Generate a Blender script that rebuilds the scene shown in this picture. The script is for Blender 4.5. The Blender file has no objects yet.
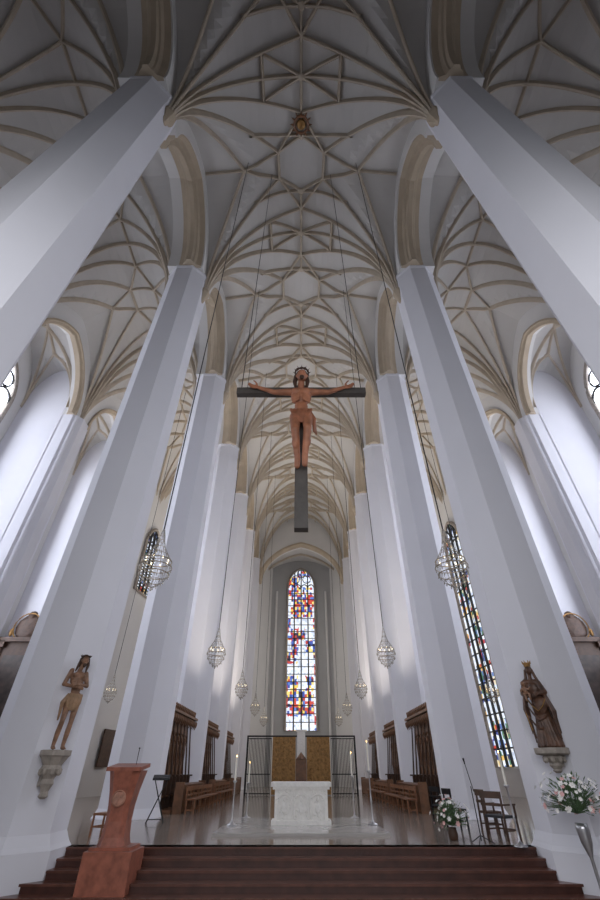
import bpy, bmesh, math, random
from mathutils import Vector, Matrix
random.seed(5)
C = bpy.context.scene.collection
PI = math.pi

# ------------------------------------------------------------------ materials
def mat(name, col, rough=.6, metal=0.0, var=.08, scale=3.0, bump=0.0, emit=0.0):
    m = bpy.data.materials.new(name); m.use_nodes = True
    nt = m.node_tree; b = nt.nodes['Principled BSDF']
    tc = nt.nodes.new('ShaderNodeTexCoord'); n = nt.nodes.new('ShaderNodeTexNoise')
    n.inputs['Scale'].default_value = scale; n.inputs['Detail'].default_value = 5
    nt.links.new(tc.outputs['Object'], n.inputs['Vector'])
    r = nt.nodes.new('ShaderNodeValToRGB')
    r.color_ramp.elements[0].position = .3; r.color_ramp.elements[1].position = .7
    r.color_ramp.elements[0].color = [c*(1-var) for c in col]+[1]
    r.color_ramp.elements[1].color = [min(1, c*(1+var)) for c in col]+[1]
    nt.links.new(n.outputs['Fac'], r.inputs['Fac']); nt.links.new(r.outputs['Color'], b.inputs['Base Color'])
    b.inputs['Roughness'].default_value = rough; b.inputs['Metallic'].default_value = metal
    if bump:
        bp = nt.nodes.new('ShaderNodeBump'); bp.inputs['Strength'].default_value = bump; bp.inputs['Distance'].default_value = .05
        nt.links.new(n.outputs['Fac'], bp.inputs['Height']); nt.links.new(bp.outputs['Normal'], b.inputs['Normal'])
    if emit:
        b.inputs['Emission Color'].default_value = list(col)+[1]; b.inputs['Emission Strength'].default_value = emit
    return m

def glass_mat(name, cols, strength, scale=(3, 3, 3), seed=0.0, clear=None, share=.5):
    m = bpy.data.materials.new(name); m.use_nodes = True
    nt = m.node_tree; b = nt.nodes['Principled BSDF']
    tc = nt.nodes.new('ShaderNodeTexCoord')
    def cells(sc, palette, sd, rnd=.45):
        mp = nt.nodes.new('ShaderNodeMapping'); mp.inputs['Scale'].default_value = sc; mp.inputs['Location'].default_value = (sd, sd, sd)
        nt.links.new(tc.outputs['Object'], mp.inputs['Vector'])
        v = nt.nodes.new('ShaderNodeTexVoronoi'); v.distance = 'CHEBYCHEV'; v.inputs['Scale'].default_value = 1; v.inputs['Randomness'].default_value = rnd
        nt.links.new(mp.outputs['Vector'], v.inputs['Vector'])
        s = nt.nodes.new('ShaderNodeSeparateColor'); nt.links.new(v.outputs['Color'], s.inputs['Color'])
        r = nt.nodes.new('ShaderNodeValToRGB'); r.color_ramp.interpolation = 'CONSTANT'; el = r.color_ramp.elements
        while len(el) > 1: el.remove(el[-1])
        el[0].position = 0; el[0].color = list(palette[0])+[1]
        for i, c in enumerate(palette[1:], 1):
            e = el.new(i/len(palette)); e.color = list(c)+[1]
        nt.links.new(s.outputs['Red'], r.inputs['Fac'])
        return r.outputs['Color'], s.outputs['Green']
    out, _ = cells(scale, cols, seed)
    if clear:
        co, _ = cells(tuple(q*1.3 for q in scale), clear, seed+9)
        _, g = cells((scale[0]*.27, scale[1]*.27, scale[2]*.24), clear, seed+3, .2)
        th = nt.nodes.new('ShaderNodeMath'); th.operation = 'LESS_THAN'; th.inputs[1].default_value = share; nt.links.new(g, th.inputs[0])
        mx = nt.nodes.new('ShaderNodeMix'); mx.data_type = 'RGBA'
        nt.links.new(th.outputs[0], mx.inputs['Factor']); nt.links.new(co, mx.inputs['A']); nt.links.new(out, mx.inputs['B'])
        out = mx.outputs['Result']
    b.inputs['Base Color'].default_value = (.05, .05, .06, 1); b.inputs['Roughness'].default_value = .3
    nt.links.new(out, b.inputs['Emission Color']); b.inputs['Emission Strength'].default_value = strength
    return m

def floor_mat(name, c1, c2, rough):
    m = bpy.data.materials.new(name); m.use_nodes = True
    nt = m.node_tree; b = nt.nodes['Principled BSDF']
    tc = nt.nodes.new('ShaderNodeTexCoord'); br = nt.nodes.new('ShaderNodeTexBrick')
    br.inputs['Scale'].default_value = 1.0; br.offset = 0.0
    br.inputs['Brick Width'].default_value = .6; br.inputs['Row Height'].default_value = .6
    br.inputs['Mortar Size'].default_value = .008
    br.inputs['Color1'].default_value = list(c1)+[1]; br.inputs['Color2'].default_value = list(c2)+[1]
    br.inputs['Mortar'].default_value = (.08, .065, .055, 1)
    nt.links.new(tc.outputs['Object'], br.inputs['Vector']); nt.links.new(br.outputs['Color'], b.inputs['Base Color'])
    b.inputs['Roughness'].default_value = rough
    return m

M = dict(
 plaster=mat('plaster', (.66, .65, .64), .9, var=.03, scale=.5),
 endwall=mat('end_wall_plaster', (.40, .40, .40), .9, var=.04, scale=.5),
 vault=mat('vault_plaster', (.55, .535, .52), .95, var=.03, scale=.4),
 column=mat('column_paint', (.73, .73, .78), .8, var=.02, scale=.5),
 rib=mat('rib_stone', (.50, .43, .345), .85, var=.08, scale=2),
 arch=mat('arch_stone', (.46, .38, .285), .85, var=.08, scale=1.2),
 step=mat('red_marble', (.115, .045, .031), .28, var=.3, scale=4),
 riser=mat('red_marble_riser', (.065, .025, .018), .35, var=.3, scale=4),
 ambo=mat('rose_marble', (.29, .095, .058), .4, var=.3, scale=7, bump=.1),
 ambo_l=mat('rose_marble_relief', (.38, .19, .13), .5, var=.3, scale=9, bump=.3),
 white=mat('white_stone', (.86, .84, .80), .7, var=.06, scale=9, bump=.4),
 dais=mat('pale_marble', (.46, .44, .42), .15, var=.08, scale=2),
 wood=mat('oak', (.175, .078, .034), .45, var=.3, scale=6),
 wood_d=mat('dark_oak', (.07, .034, .019), .5, var=.3, scale=6),
 chairw=mat('chair_wood', (.22, .09, .038), .4, var=.2, scale=7),
 black=mat('black_metal', (.015, .015, .017), .4, metal=.5, var=.1),
 beam=mat('grey_beam', (.085, .075, .068), .55, var=.2, scale=4),
 lead=mat('window_lead', (.02, .02, .022), .6, var=.1),
 corpus=mat('corpus_wood', (.34, .135, .07), .55, var=.35, scale=3),
 cloth=mat('corpus_cloth', (.27, .10, .05), .6, var=.3, scale=4),
 skin=mat('aged_painted_wood', (.235, .125, .072), .55, var=.4, scale=7),
 hair=mat('brown_hair', (.055, .026, .015), .7, var=.3, scale=12),
 robe=mat('robe_wood', (.095, .046, .027), .45, var=.6, scale=6),
 linen=mat('linen', (.28, .17, .095), .7, var=.3, scale=8),
 stone=mat('corbel_stone', (.34, .30, .26), .8, var=.2, scale=6, bump=.3),
 gold=mat('dull_gold', (.30, .165, .055), .45, metal=.45, var=.35, scale=7, bump=.4),
 gilt=mat('gilt_trim', (.50, .30, .09), .35, metal=.7, var=.2),
 brass=mat('brass', (.34, .28, .2), .35, metal=.8, var=.15),
 silver=mat('silver', (.5, .5, .52), .3, metal=.9, var=.1),
 crystal=mat('crystal', (.45, .42, .38), .2, metal=.4, var=.3, scale=20),
 bulb=mat('bulb', (1, .85, .6), .4, emit=4),
 flame=mat('flame', (1, .55, .2), .4, emit=14),
 wax=mat('wax', (.82, .79, .70), .5),
 leaf=mat('leaf', (.09, .16, .07), .6, var=.4, scale=12),
 petalw=mat('white_petal', (.90, .88, .85), .6),
 petalp=mat('pink_petal', (.78, .48, .46), .6),
 seat=mat('seat_fabric', (.03, .03, .035), .8),
 paint=mat('dark_painting', (.05, .035, .03), .5, var=.6, scale=3),
 floor=floor_mat('choir_floor', (.34, .285, .245), (.27, .225, .195), .13),
 nfloor=floor_mat('nave_floor', (.20, .17, .15), (.26, .22, .19), .4),
)
CLR = [(.80,.86,1),(.72,.80,.95),(.86,.92,1),(.62,.70,.85),(.9,.93,.95),(.84,.84,.82),(.50,.56,.68),(.78,.83,.92)]
SG = [(.52,.04,.03),(.85,.62,.10),(.04,.08,.38),(.70,.78,.92),(.60,.07,.04),(.03,.03,.06),(.10,.20,.58),(.88,.72,.22),(.8,.86,1),(.45,.05,.04),(.05,.10,.42)]
SGC = [(.05,.08,.32),(.50,.05,.03),(.80,.52,.15),(.7,.8,.95),(.03,.03,.06),(.10,.18,.45),(.85,.9,.95),(.8,.72,.5),(.6,.7,.9),(.08,.2,.12)]
M['sg'] = glass_mat('stained_glass', SG, 1.2, (3.6, 3.6, 2.8), 0, CLR, .56)
M['sgc'] = glass_mat('stained_glass_rich', SGC, 1.15, (4.2, 4.2, 3.4), 4.0, CLR, .62)
P5 = [(.86,.90,1),(.80,.86,1),(.92,.94,1),(.84,.88,1),(.58,.61,.75),(.88,.91,1)]
M['pale'] = glass_mat('pale_leaded_glass', P5, 6.8, (3, 3, 3))
M['paled'] = glass_mat('pale_leaded_glass_dim', P5, 3.3, (3, 3, 3))
M['palew'] = glass_mat('warm_leaded_glass', [(1,.95,.88),(.95,.92,.9),(1,.97,.92),(.9,.84,.75)], 4.4, (3, 3, 3))

# ------------------------------------------------------------------ mesh helpers
class MB:
    def __init__(s): s.bm = bmesh.new()
    def box(s, c, d, rz=0, rx=0, ry=0):
        mt = Matrix.Translation(c) @ Matrix.Rotation(rz, 4, 'Z') @ Matrix.Rotation(ry, 4, 'Y') @ Matrix.Rotation(rx, 4, 'X') @ Matrix.Diagonal((d[0], d[1], d[2], 1))
        bmesh.ops.create_cube(s.bm, size=1, matrix=mt); return s
    def cone(s, p0, r0, p1, r1, n=12):
        p0 = Vector(p0); p1 = Vector(p1); d = p1-p0; L = d.length
        if L < 1e-6: return s
        q = d.to_track_quat('Z', 'Y').to_matrix().to_4x4()
        bmesh.ops.create_cone(s.bm, cap_ends=True, segments=n, radius1=max(r0, 1e-4), radius2=max(r1, 1e-4), depth=L, matrix=Matrix.Translation((p0+p1)/2) @ q)
        return s
    def cyl(s, p0, p1, r, n=10): return s.cone(p0, r, p1, r, n)
    def ell(s, c, r, rot=None, sub=2):
        if not hasattr(r, '__len__'): r = (r, r, r)
        mt = Matrix.Translation(c)
        if rot is not None: mt = mt @ rot
        bmesh.ops.create_icosphere(s.bm, subdivisions=sub, radius=1, matrix=mt @ Matrix.Diagonal((r[0], r[1], r[2], 1)))
        return s
    def limb(s, p0, r0, p1, r1):
        s.cone(p0, r0, p1, r1, 14); s.ell(p0, r0); s.ell(p1, r1); return s
    def chain(s, pts, rs):
        for i in range(len(pts)-1): s.limb(pts[i], rs[i], pts[i+1], rs[i+1])
        return s
    def lathe(s, prof, c=(0, 0, 0), n=16, rot=0):
        rings = []
        for r, z in prof:
            rings.append([s.bm.verts.new((c[0]+max(r, 1e-3)*math.cos(rot+2*PI*i/n), c[1]+max(r, 1e-3)*math.sin(rot+2*PI*i/n), c[2]+z)) for i in range(n)])
        for a, b in zip(rings[:-1], rings[1:]):
            for i in range(n): s.bm.faces.new((a[i], a[(i+1) % n], b[(i+1) % n], b[i]))
        s.bm.faces.new(rings[0][::-1]); s.bm.faces.new(rings[-1]); return s
    def prism(s, poly, z0, z1):
        a = [s.bm.verts.new((x, y, z0)) for x, y in poly]; b = [s.bm.verts.new((x, y, z1)) for x, y in poly]; n = len(poly)
        for i in range(n): s.bm.faces.new((a[i], a[(i+1) % n], b[(i+1) % n], b[i]))
        s.bm.faces.new(a[::-1]); s.bm.faces.new(b); return s
    def tube(s, pts, r, n=6, closed=False):
        pts = [Vector(p) for p in pts]; rings = []; m = len(pts)
        for i, p in enumerate(pts):
            if closed: t = pts[(i+1) % m]-pts[i-1]
            else: t = pts[min(i+1, m-1)]-pts[max(i-1, 0)]
            t.normalize(); up = Vector((0, 0, 1)) if abs(t.z) < .95 else Vector((1, 0, 0))
            a = t.cross(up).normalized(); b = t.cross(a)
            rr = r[i] if hasattr(r, '__len__') else r
            rings.append([s.bm.verts.new(p+a*math.cos(2*PI*j/n)*rr+b*math.sin(2*PI*j/n)*rr) for j in range(n)])
        for k in range(m if closed else m-1):
            A = rings[k]; B = rings[(k+1) % m]
            for j in range(n): s.bm.faces.new((A[j], A[(j+1) % n], B[(j+1) % n], B[j]))
        if not closed: s.bm.faces.new(rings[0]); s.bm.faces.new(rings[-1])
        return s
    def ring(s, c, R, r, n=24, m=6):
        return s.tube([(c[0]+R*math.cos(2*PI*i/n), c[1]+R*math.sin(2*PI*i/n), c[2]) for i in range(n)], r, m, True)
    def quad(s, *p):
        s.bm.faces.new([s.bm.verts.new(q) for q in p]); return s
    def build(s, name, m, parent=None, smooth=False, weld=False):
        if weld: bmesh.ops.remove_doubles(s.bm, verts=s.bm.verts, dist=1e-4)
        bmesh.ops.recalc_face_normals(s.bm, faces=s.bm.faces)
        me = bpy.data.meshes.new(name); s.bm.to_mesh(me); s.bm.free()
        me.materials.append(m if not isinstance(m, str) else M[m])
        if smooth:
            for p in me.polygons: p.use_smooth = True
        o = bpy.data.objects.new(name, me); C.objects.link(o)
        if parent: o.parent = parent
        return o
    def sculpt(s, name, m, parent, voxel, scale=1.0, it=3):
        if scale != 1: bmesh.ops.scale(s.bm, vec=(scale,)*3, verts=s.bm.verts)
        me = bpy.data.meshes.new('tmp'); s.bm.to_mesh(me); s.bm.free()
        t = bpy.data.objects.new('tmp', me); C.objects.link(t)
        r = t.modifiers.new('r', 'REMESH'); r.mode = 'VOXEL'; r.voxel_size = voxel
        q = t.modifiers.new('s', 'SMOOTH'); q.factor = .5; q.iterations = it
        dg = bpy.context.evaluated_depsgraph_get(); dg.update()
        nm = bpy.data.meshes.new_from_object(t.evaluated_get(dg)); nm.name = name
        bpy.data.objects.remove(t)
        nm.materials.clear(); nm.materials.append(M[m])
        for p in nm.polygons: p.use_smooth = True
        o = bpy.data.objects.new(name, nm); C.objects.link(o); o.parent = parent
        return o

def tag(o, label, cat, group=None):
    o['label'] = label; o['category'] = cat
    if group: o['group'] = group
    return o
def thing(name, label, cat, loc=(0, 0, 0), rz=0, group=None):
    o = bpy.data.objects.new(name, None); C.objects.link(o); o.location = loc; o.rotation_euler = (0, 0, rz)
    o.empty_display_size = .2
    return tag(o, label, cat, group)
def struct(o, label=None, cat=None):
    o['kind'] = 'structure'
    if label: o['label'] = label
    if cat: o['category'] = cat
    return o
def dup(root, loc, rz, label):
    r = root.copy(); C.objects.link(r); r.location = loc; r.rotation_euler = (0, 0, rz); r['label'] = label
    for ch in list(root.children):
        c = ch.copy(); C.objects.link(c); c.parent = r
        for g in list(ch.children):
            d = g.copy(); C.objects.link(d); d.parent = c
    return r

# ------------------------------------------------------------------ layout
L = 7.87; Y0 = 4.65
CY = [Y0+L*k for k in range(7)]           # pier rows
CX = 6.47; CR = 1.10
SP = 22.4; CROWN = 30.0; ASP = 23.5; ARISE = 4.2
WX = 5.52
def fa(t): t = min(1, abs(t)); return max(0, 1-t**2.1)**.6
def pt(t, R=1.35):
    t = min(1, abs(t)); return math.sqrt(max(0, R*R-(t+R-1)**2))/math.sqrt(R*R-(R-1)**2)

def nave_f(yc):
    def f(u, v):
        return Vector((WX*u, yc+v*L/2, SP+max((CROWN-SP)*fa(u), (6.0+1.4*(1-abs(u)))*pt(v))))
    return f
def aisle_f(yc, s):
    def f(u, v):       # u=-1 at pier side, +1 at outer wall
        w = (u+1)/2; S = 22.4*(1-w)+19.6*w; e = .95*(1-w)+.66*w
        e = e+(1-e)*(1-abs(u))
        return Vector((s*(11.25+3.8*u), yc+v*L/2, S+(28.4-S)*max(fa(u), e*pt(v))))
    return f
def chapel_f(yc, s):
    def f(u, v):
        return Vector((s*(17.05+1.6*u), yc+v*3.1, 20.3+4.6*max(.8*fa(u), pt(v))))
    return f
def vault_surface(f, n=36):
    mb = MB(); g = []
    for i in range(n+1):
        u = math.sin(PI/2*(2*i/n-1))
        g.append([mb.bm.verts.new(f(u, math.sin(PI/2*(2*j/n-1)))) for j in range(n+1)])
    for i in range(n):
        for j in range(n): mb.bm.faces.new((g[i][j], g[i+1][j], g[i+1][j+1], g[i][j+1]))
    return mb
def rib(mb, f, a, b, w=.165, d=.29, n=16):
    a = Vector(a); b = Vector(b)
    ca = abs(a.x) > .99 and abs(a.y) > .99; cb = abs(b.x) > .99 and abs(b.y) > .99
    ps = []
    for i in range(n+1):
        s = i/n
        if ca and cb: s = (1-math.cos(PI*s))/2
        elif ca: s = s**2.2
        elif cb: s = 1-(1-s)**2.2
        q = a.lerp(b, s); ps.append(f(q.x, q.y))
    P = ps[-1]-ps[0]; P.z = 0; P.normalize(); side = Vector((P.y, -P.x, 0)); Z = Vector((0, 0, 1)); rings = []
    for i, p in enumerate(ps):
        T = (ps[min(i+1, n)]-ps[max(i-1, 0)]).normalized(); th = T.dot(P)
        dn = (P*T.z-Z*th).normalized()
        rings.append([mb.bm.verts.new(p+side*w/2-dn*.05), mb.bm.verts.new(p+side*w/2+dn*d*.35), mb.bm.verts.new(p+side*w*.2+dn*d),
                      mb.bm.verts.new(p-side*w*.2+dn*d), mb.bm.verts.new(p-side*w/2+dn*d*.35), mb.bm.verts.new(p-side*w/2-dn*.05)])
    for A, B in zip(rings[:-1], rings[1:]):
        for j in range(6): mb.bm.faces.new((A[j], A[(j+1) % 6], B[(j+1) % 6], B[j]))

# ------------------------------------------------------------------ floor, steps
struct(MB().box((0, 3.7, -.85), (37.6, 15.4, .3)).build('floor', 'nfloor'), 'nave floor of pale stone slabs in front of the steps', 'floor')
struct(MB().box((0, 37.4, -.3), (37.6, 49.2, .6)).build('floor', 'floor'), 'polished stone choir floor above the red steps', 'floor')
mb = MB(); tr = MB()
for k in range(5):
    y = 12.8-.35*k
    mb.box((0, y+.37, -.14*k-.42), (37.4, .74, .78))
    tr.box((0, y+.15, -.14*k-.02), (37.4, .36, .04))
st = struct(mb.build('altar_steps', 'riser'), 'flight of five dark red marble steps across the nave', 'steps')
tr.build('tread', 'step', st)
mb = MB(); mb.box((0, 17.0, .03), (4.7, 4.6, .06))
tag(mb.build('altar_dais', 'dais'), 'low pale marble slab under the altar', 'dais')

# ------------------------------------------------------------------ vaults
BAYS = [Y0-L/2+L*k for k in range(7)]
for bi, yc in enumerate(BAYS):
    f = nave_f(yc)
    c = struct(vault_surface(f).build('ceiling', 'vault', smooth=False), 'nave vault bay %s' % ['overhead', 'before the crucifix', 'third', 'fourth', 'fifth', 'sixth', 'last before the end window'][bi], 'vault')
    mb = MB()
    for sv in (-1, 1):
        rib(mb, f, (0, .36*sv), (0, 1*sv), .15)
        for su in (-1, 1):
            rib(mb, f, (su, sv), (0, .62*sv)); rib(mb, f, (su, sv), (.24*su, .17*sv)); rib(mb, f, (su, sv), (.60*su, 0))
            rib(mb, f, (.60*su, 0), (.24*su, .17*sv)); rib(mb, f, (.24*su, .17*sv), (0, .36*sv))
            rib(mb, f, (0, .62*sv), (.24*su, .17*sv)); rib(mb, f, (.36*su, .77*sv), (0, 1*sv)); rib(mb, f, (.36*su, .77*sv), (.36*su, 1*sv))
            rib(mb, f, (.52*su, .43*sv), (.24*su, .17*sv+.2*sv)); rib(mb, f, (.24*su, .37*sv), (0, .36*sv))
    for su in (-1, 1):
        rib(mb, f, (.24*su, -.17), (.24*su, .17)); rib(mb, f, (.60*su, 0), (1*su, 0), .13)
    rib(mb, f, (-1, -1), (1, -1), .18, .26, 30)
    mb.build('vault_ribs', 'rib', c)
    for q in ((0, .36), (0, -.36), (0, 1)):
        p = f(*q); MB().lathe([(.05, -.34), (.13, -.32), (.18, -.25), (.18, -.1)], (p.x, p.y, p.z), 12).build('roof_boss', 'rib', c)
    if bi == 1:
        p = f(0, -.5); p.z = CROWN
        o = MB().lathe([(.1, -.5), (.22, -.46), (.26, -.3), (.26, -.05)], (p.x, p.y, p.z), 20).build('roof_medallion', 'gold', c)
        m2 = MB().ring((p.x, p.y, p.z-.38), .38, .07, 24, 8)
        for k in range(12):
            a = k*PI/6; m2.cone((p.x+.38*math.cos(a), p.y+.38*math.sin(a), p.z-.38), .07, (p.x+.6*math.cos(a), p.y+.6*math.sin(a), p.z-.3), .02, 6)
        m2.build('medallion_rays', 'wood', o)
    for s, nm in ((-1, 'left'), (1, 'right')):
        f = aisle_f(yc, s)
        c = struct(vault_surface(f, 28).build('ceiling', 'vault'), '%s aisle star vault, bay %d from the front' % (nm, bi+1), 'vault')
        mb = MB()
        for sv in (-1, 1):
            for su in (-1, 1):
                rib(mb, f, (su, sv), (0, .62*sv), .16, .24); rib(mb, f, (su, sv), (.22*su, .2*sv), .16, .24); rib(mb, f, (su, sv), (.55*su, 0), .16, .24)
                rib(mb, f, (.55*su, 0), (.22*su, .2*sv), .14, .22); rib(mb, f, (.22*su, .2*sv), (0, .62*sv), .14, .22)
            rib(mb, f, (0, .62*sv), (0, sv), .14, .22)
            rib(mb, f, (.22, .2*sv), (-.22, .2*sv), .14, .22)
        rib(mb, f, (.22, .2), (.22, -.2), .14, .22); rib(mb, f, (-.22, .2), (-.22, -.2), .14, .22)
        rib(mb, f, (-1, -1), (1, -1), .2, .28, 28)
        mb.build('vault_ribs', 'rib', c)

# ------------------------------------------------------------------ arches
def arch_pts(yc, half, zs, rise, n=28):
    return [(yc+half*math.sin(PI/2*(2*i/n-1)), zs+rise*pt(math.sin(PI/2*(2*i/n-1)))) for i in range(n+1)]
def arch_wall(mb, x0, x1, ya, yb, half, zs, rise, ztop):
    yc = (ya+yb)/2; A = arch_pts(yc, half, zs, rise)
    for x in (x0, x1):
        for (a, b) in ((ya, yc-half), (yc+half, yb)): mb.quad((x, a, zs), (x, b, zs), (x, b, ztop), (x, a, ztop))
        for p, q in zip(A[:-1], A[1:]): mb.quad((x, p[0], p[1]), (x, q[0], q[1]), (x, q[0], ztop), (x, p[0], ztop))
    for p, q in zip(A[:-1], A[1:]): mb.quad((x0, p[0], p[1]), (x0, q[0], q[1]), (x1, q[0], q[1]), (x1, p[0], p[1]))
    for (a, b) in ((ya, yc-half), (yc+half, yb)): mb.quad((x0, a, zs), (x0, b, zs), (x1, b, zs), (x1, a, zs))
def arch_ring(mb, xc, sec, yc, half, zs, rise):
    A = arch_pts(yc, half, zs, rise, 36); rings = []
    for i, (y, z) in enumerate(A):
        a = A[max(i-1, 0)]; b = A[min(i+1, len(A)-1)]; ty = b[0]-a[0]; tz = b[1]-a[1]; l = math.hypot(ty, tz)
        ny, nz = -tz/l, ty/l
        if i == 0: ny, nz = -1, 0
        if i == len(A)-1: ny, nz = 1, 0
        rings.append([mb.bm.verts.new((xc+dx, y+ny*dr, z+nz*dr)) for dx, dr in sec])
    n = len(sec)
    for P, Q in zip(rings[:-1], rings[1:]):
        for j in range(n): mb.bm.faces.new((P[j], P[(j+1) % n], Q[(j+1) % n], Q[j]))
    mb.bm.faces.new(rings[0]); mb.bm.faces.new(rings[-1])
ti = 1
SEC = [(-.62, .1), (-.62, -.03), (-.5, -.06), (-.36, -.10), (-.27, -.24), (-.19, -.27), (-.12, -.40), (.12, -.40), (.19, -.27), (.27, -.24), (.36, -.10), (.5, -.06), (.62, -.03), (.62, .1)]
SEC2 = [(-.5, .3), (-.5, .04), (-.35, -.05), (-.2, -.16), (.2, -.16), (.35, -.05), (.5, .04), (.5, .3)]
SEC3 = [(-.3, .1), (-.3, -.04), (-.2, -.05), (-.12, -.22), (.12, -.22), (.2, -.05), (.3, -.04), (.3, .1)]
for s, nm in ((-1, 'left'), (1, 'right')):
    for bi, yc in enumerate(BAYS):
        mb = MB(); arch_wall(mb, s*WX, s*7.47, yc-L/2, yc+L/2, 2.93, ASP, ARISE, 30.6)
        struct(mb.build('wall_arcade_%s' % nm, 'plaster'), '%s nave arcade wall over bay %d' % (nm, bi+1), 'wall')
        mb = MB(); arch_ring(mb, s*6.22, SEC, yc, 2.93, ASP-.02, ARISE)
        struct(mb.build('trim_%d' % ti, 'arch'), 'moulded tan stone arch, %s arcade, bay %d' % (nm, bi+1), 'arch'); ti += 1
        if bi <= 3:
            mb = MB(); arch_wall(mb, s*14.9, s*15.6, yc-L/2, yc+L/2, 3.05, 19.7, 4.4, 30.6)
            struct(mb.build('wall_%s' % nm, 'plaster'), '%s aisle wall over chapel arch %d' % (nm, bi+1), 'wall')
            mb = MB(); arch_ring(mb, s*15.05, SEC3, yc, 3.05, 19.7, 4.4)
            struct(mb.build('trim_%d' % ti, 'arch'), 'tan stone chapel arch, %s side, bay %d' % (nm, bi+1), 'arch'); ti += 1
            f = chapel_f(yc, s); c = struct(vault_surface(f, 16).build('ceiling', 'vault'), '%s chapel vault %d' % (nm, bi+1), 'vault')
            mb = MB()
            for sv in (-1, 1):
                rib(mb, f, (-1, sv), (1, -sv), .15, .2, 18); rib(mb, f, (-1, sv), (0, .5*sv), .14, .18); rib(mb, f, (1, sv), (0, .5*sv), .14, .18)
                rib(mb, f, (0, .5*sv), (0, 0), .14, .18)
            mb.build('vault_ribs', 'rib', c)
            struct(MB().box((s*18.75, yc, 14.95), (.3, L, 31.3)).build('wall_%s' % nm, 'plaster'), '%s outer chapel wall, bay %d' % (nm, bi+1), 'wall')
    # wall piers between chapels
    for k in range(0, 4):
        y = CY[k]
        mb = MB(); mb.prism([(s*14.45, y-.35), (s*14.9, y-.88), (s*15.6, y-.88), (s*15.6, y+.88), (s*14.9, y+.88), (s*14.45, y+.35)], -.7, 19.75)
        mb.box((s*17.1, y, 14.95), (3.1, 1.76, 31.3))
        for q in (-1, 1): mb.cyl((s*14.72, y+q*.68, -.7), (s*14.72, y+q*.68, 19.7), .1, 8)
        struct(mb.build('wall_%s' % nm, 'column'), '%s wall pier number %d between chapels' % (nm, k+1), 'wall')
    # canted choir walls
    for (a, b) in (((15.3, 29.2), (13.4, 44.2)), ((13.4, 44.2), (4.4, 61))):
        ax, ay = a; bx, by = b; ln = math.hypot(bx-ax, by-ay); ang = math.atan2(by-ay, s*(bx-ax))
        o = MB().box((0, 0, 15.3), (ln+.3, .3, 30.6)).build('wall_%s' % nm, 'plaster'); o.location = (s*((ax+bx)/2+.15), (ay+by)/2, 0); o.rotation_euler = (0, 0, ang)
        struct(o, '%s canted choir wall %s' % (nm, 'with the tall window' if ay < 30 else 'beside the end wall'), 'wall')
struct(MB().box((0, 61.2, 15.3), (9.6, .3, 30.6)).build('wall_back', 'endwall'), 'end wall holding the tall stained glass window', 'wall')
struct(MB().box((0, 29, 31.2), (38, 66, .4)).build('ceiling', 'plaster'), 'unseen roof slab added over the vaults to block light leaks', 'roof')  # slab added above the vaults to keep world light from leaking in
# end arch (diaphragm) across the nave at the last piers, running in x
mb = MB(); A = arch_pts(0, 5.3, 20.6, 5.2)
for y in (51.9, 53.2):
    for p, q in zip(A[:-1], A[1:]): mb.quad((p[0], y, p[1]), (q[0], y, q[1]), (q[0], y, 30.2), (p[0], y, 30.2))
for p, q in zip(A[:-1], A[1:]): mb.quad((p[0], 51.9, p[1]), (q[0], 51.9, q[1]), (q[0], 53.2, q[1]), (p[0], 53.2, p[1]))
struct(mb.build('wall_chancel', 'plaster'), 'wall over the chancel arch before the end window', 'wall')
mb = MB(); arch_ring(mb, 0, SEC2, 0, 5.3, 20.6, 5.2)
o = mb.build('trim_%d' % ti, 'arch'); o.rotation_euler = (0, 0, PI/2); o.location = (0, 52.3, 0); struct(o, 'tan chancel arch in front of the end window', 'arch')
ti += 1
# vault beyond the chancel arch
def end_f(u, v): return Vector((8*u, 57.15+v*3.85, 20.5+6.8*max(fa(u), .95*pt(v))))
c = struct(vault_surface(end_f, 24).build('ceiling', 'vault'), 'vault over the chapel of the end window', 'vault')
mb = MB()
for sv in (-1, 1):
    for su in (-1, 1): rib(mb, end_f, (su, sv), (0, .3*sv)); rib(mb, end_f, (su, sv), (.35*su, 0))
mb.build('vault_ribs', 'rib', c)
# slender shafts dividing the end wall
for q, nm in ((-1, 'left'), (1, 'right')):
    struct(MB().cyl((q*3.6, 60.9, 0), (q*3.6, 60.9, 22.5), .16, 8).build('trim_%d' % ti, 'plaster'), nm+' wall shaft beside the end window', 'shaft'); ti += 1

# ------------------------------------------------------------------ piers
side = {-1: 'left', 1: 'right'}
desc = ['nearest and largest white pier, %s row, cut by the frame', None, 'white octagonal pier behind the statue pier, %s row', 'white pier between first and second choir stalls, %s row',
        'white pier between second and third choir stalls, %s row', 'sixth white pier of the %s row', 'farthest white pier of the %s row, at the chancel arch']
proto = None
for s in (-1, 1):
    for k, y in enumerate(CY):
        lab = desc[k] % side[s] if desc[k] else ('white octagonal pier bearing the scourged Christ statue' if s < 0 else 'white octagonal pier bearing the Madonna statue')
        if proto is None:
            proto = t = thing('pier', lab, 'pillar', (s*CX, y, 0), 0 if s < 0 else PI, 'white octagonal nave piers')
            MB().lathe([(CR, .2), (CR, ASP)], n=8, rot=PI/8).build('shaft', 'column', t)
            MB().lathe([(1.27, -.75), (1.27, .02), (1.2, .1), (CR, .28)], n=8, rot=PI/8).build('plinth', 'column', t)
            MB().lathe([(.08, 21.5), (.16, 21.65), (.2, 21.9), (.34, 22.2), (.36, 22.45)], (.98, 0, 0), 8, PI/8).build('corbel', 'arch', t)
            MB().lathe([(1.11, ASP-.2), (1.15, ASP-.12), (1.15, ASP+.02)], n=8, rot=PI/8).build('capital', 'column', t)
        else: dup(proto, (s*CX, y, 0), 0 if s < 0 else PI, lab)

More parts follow.
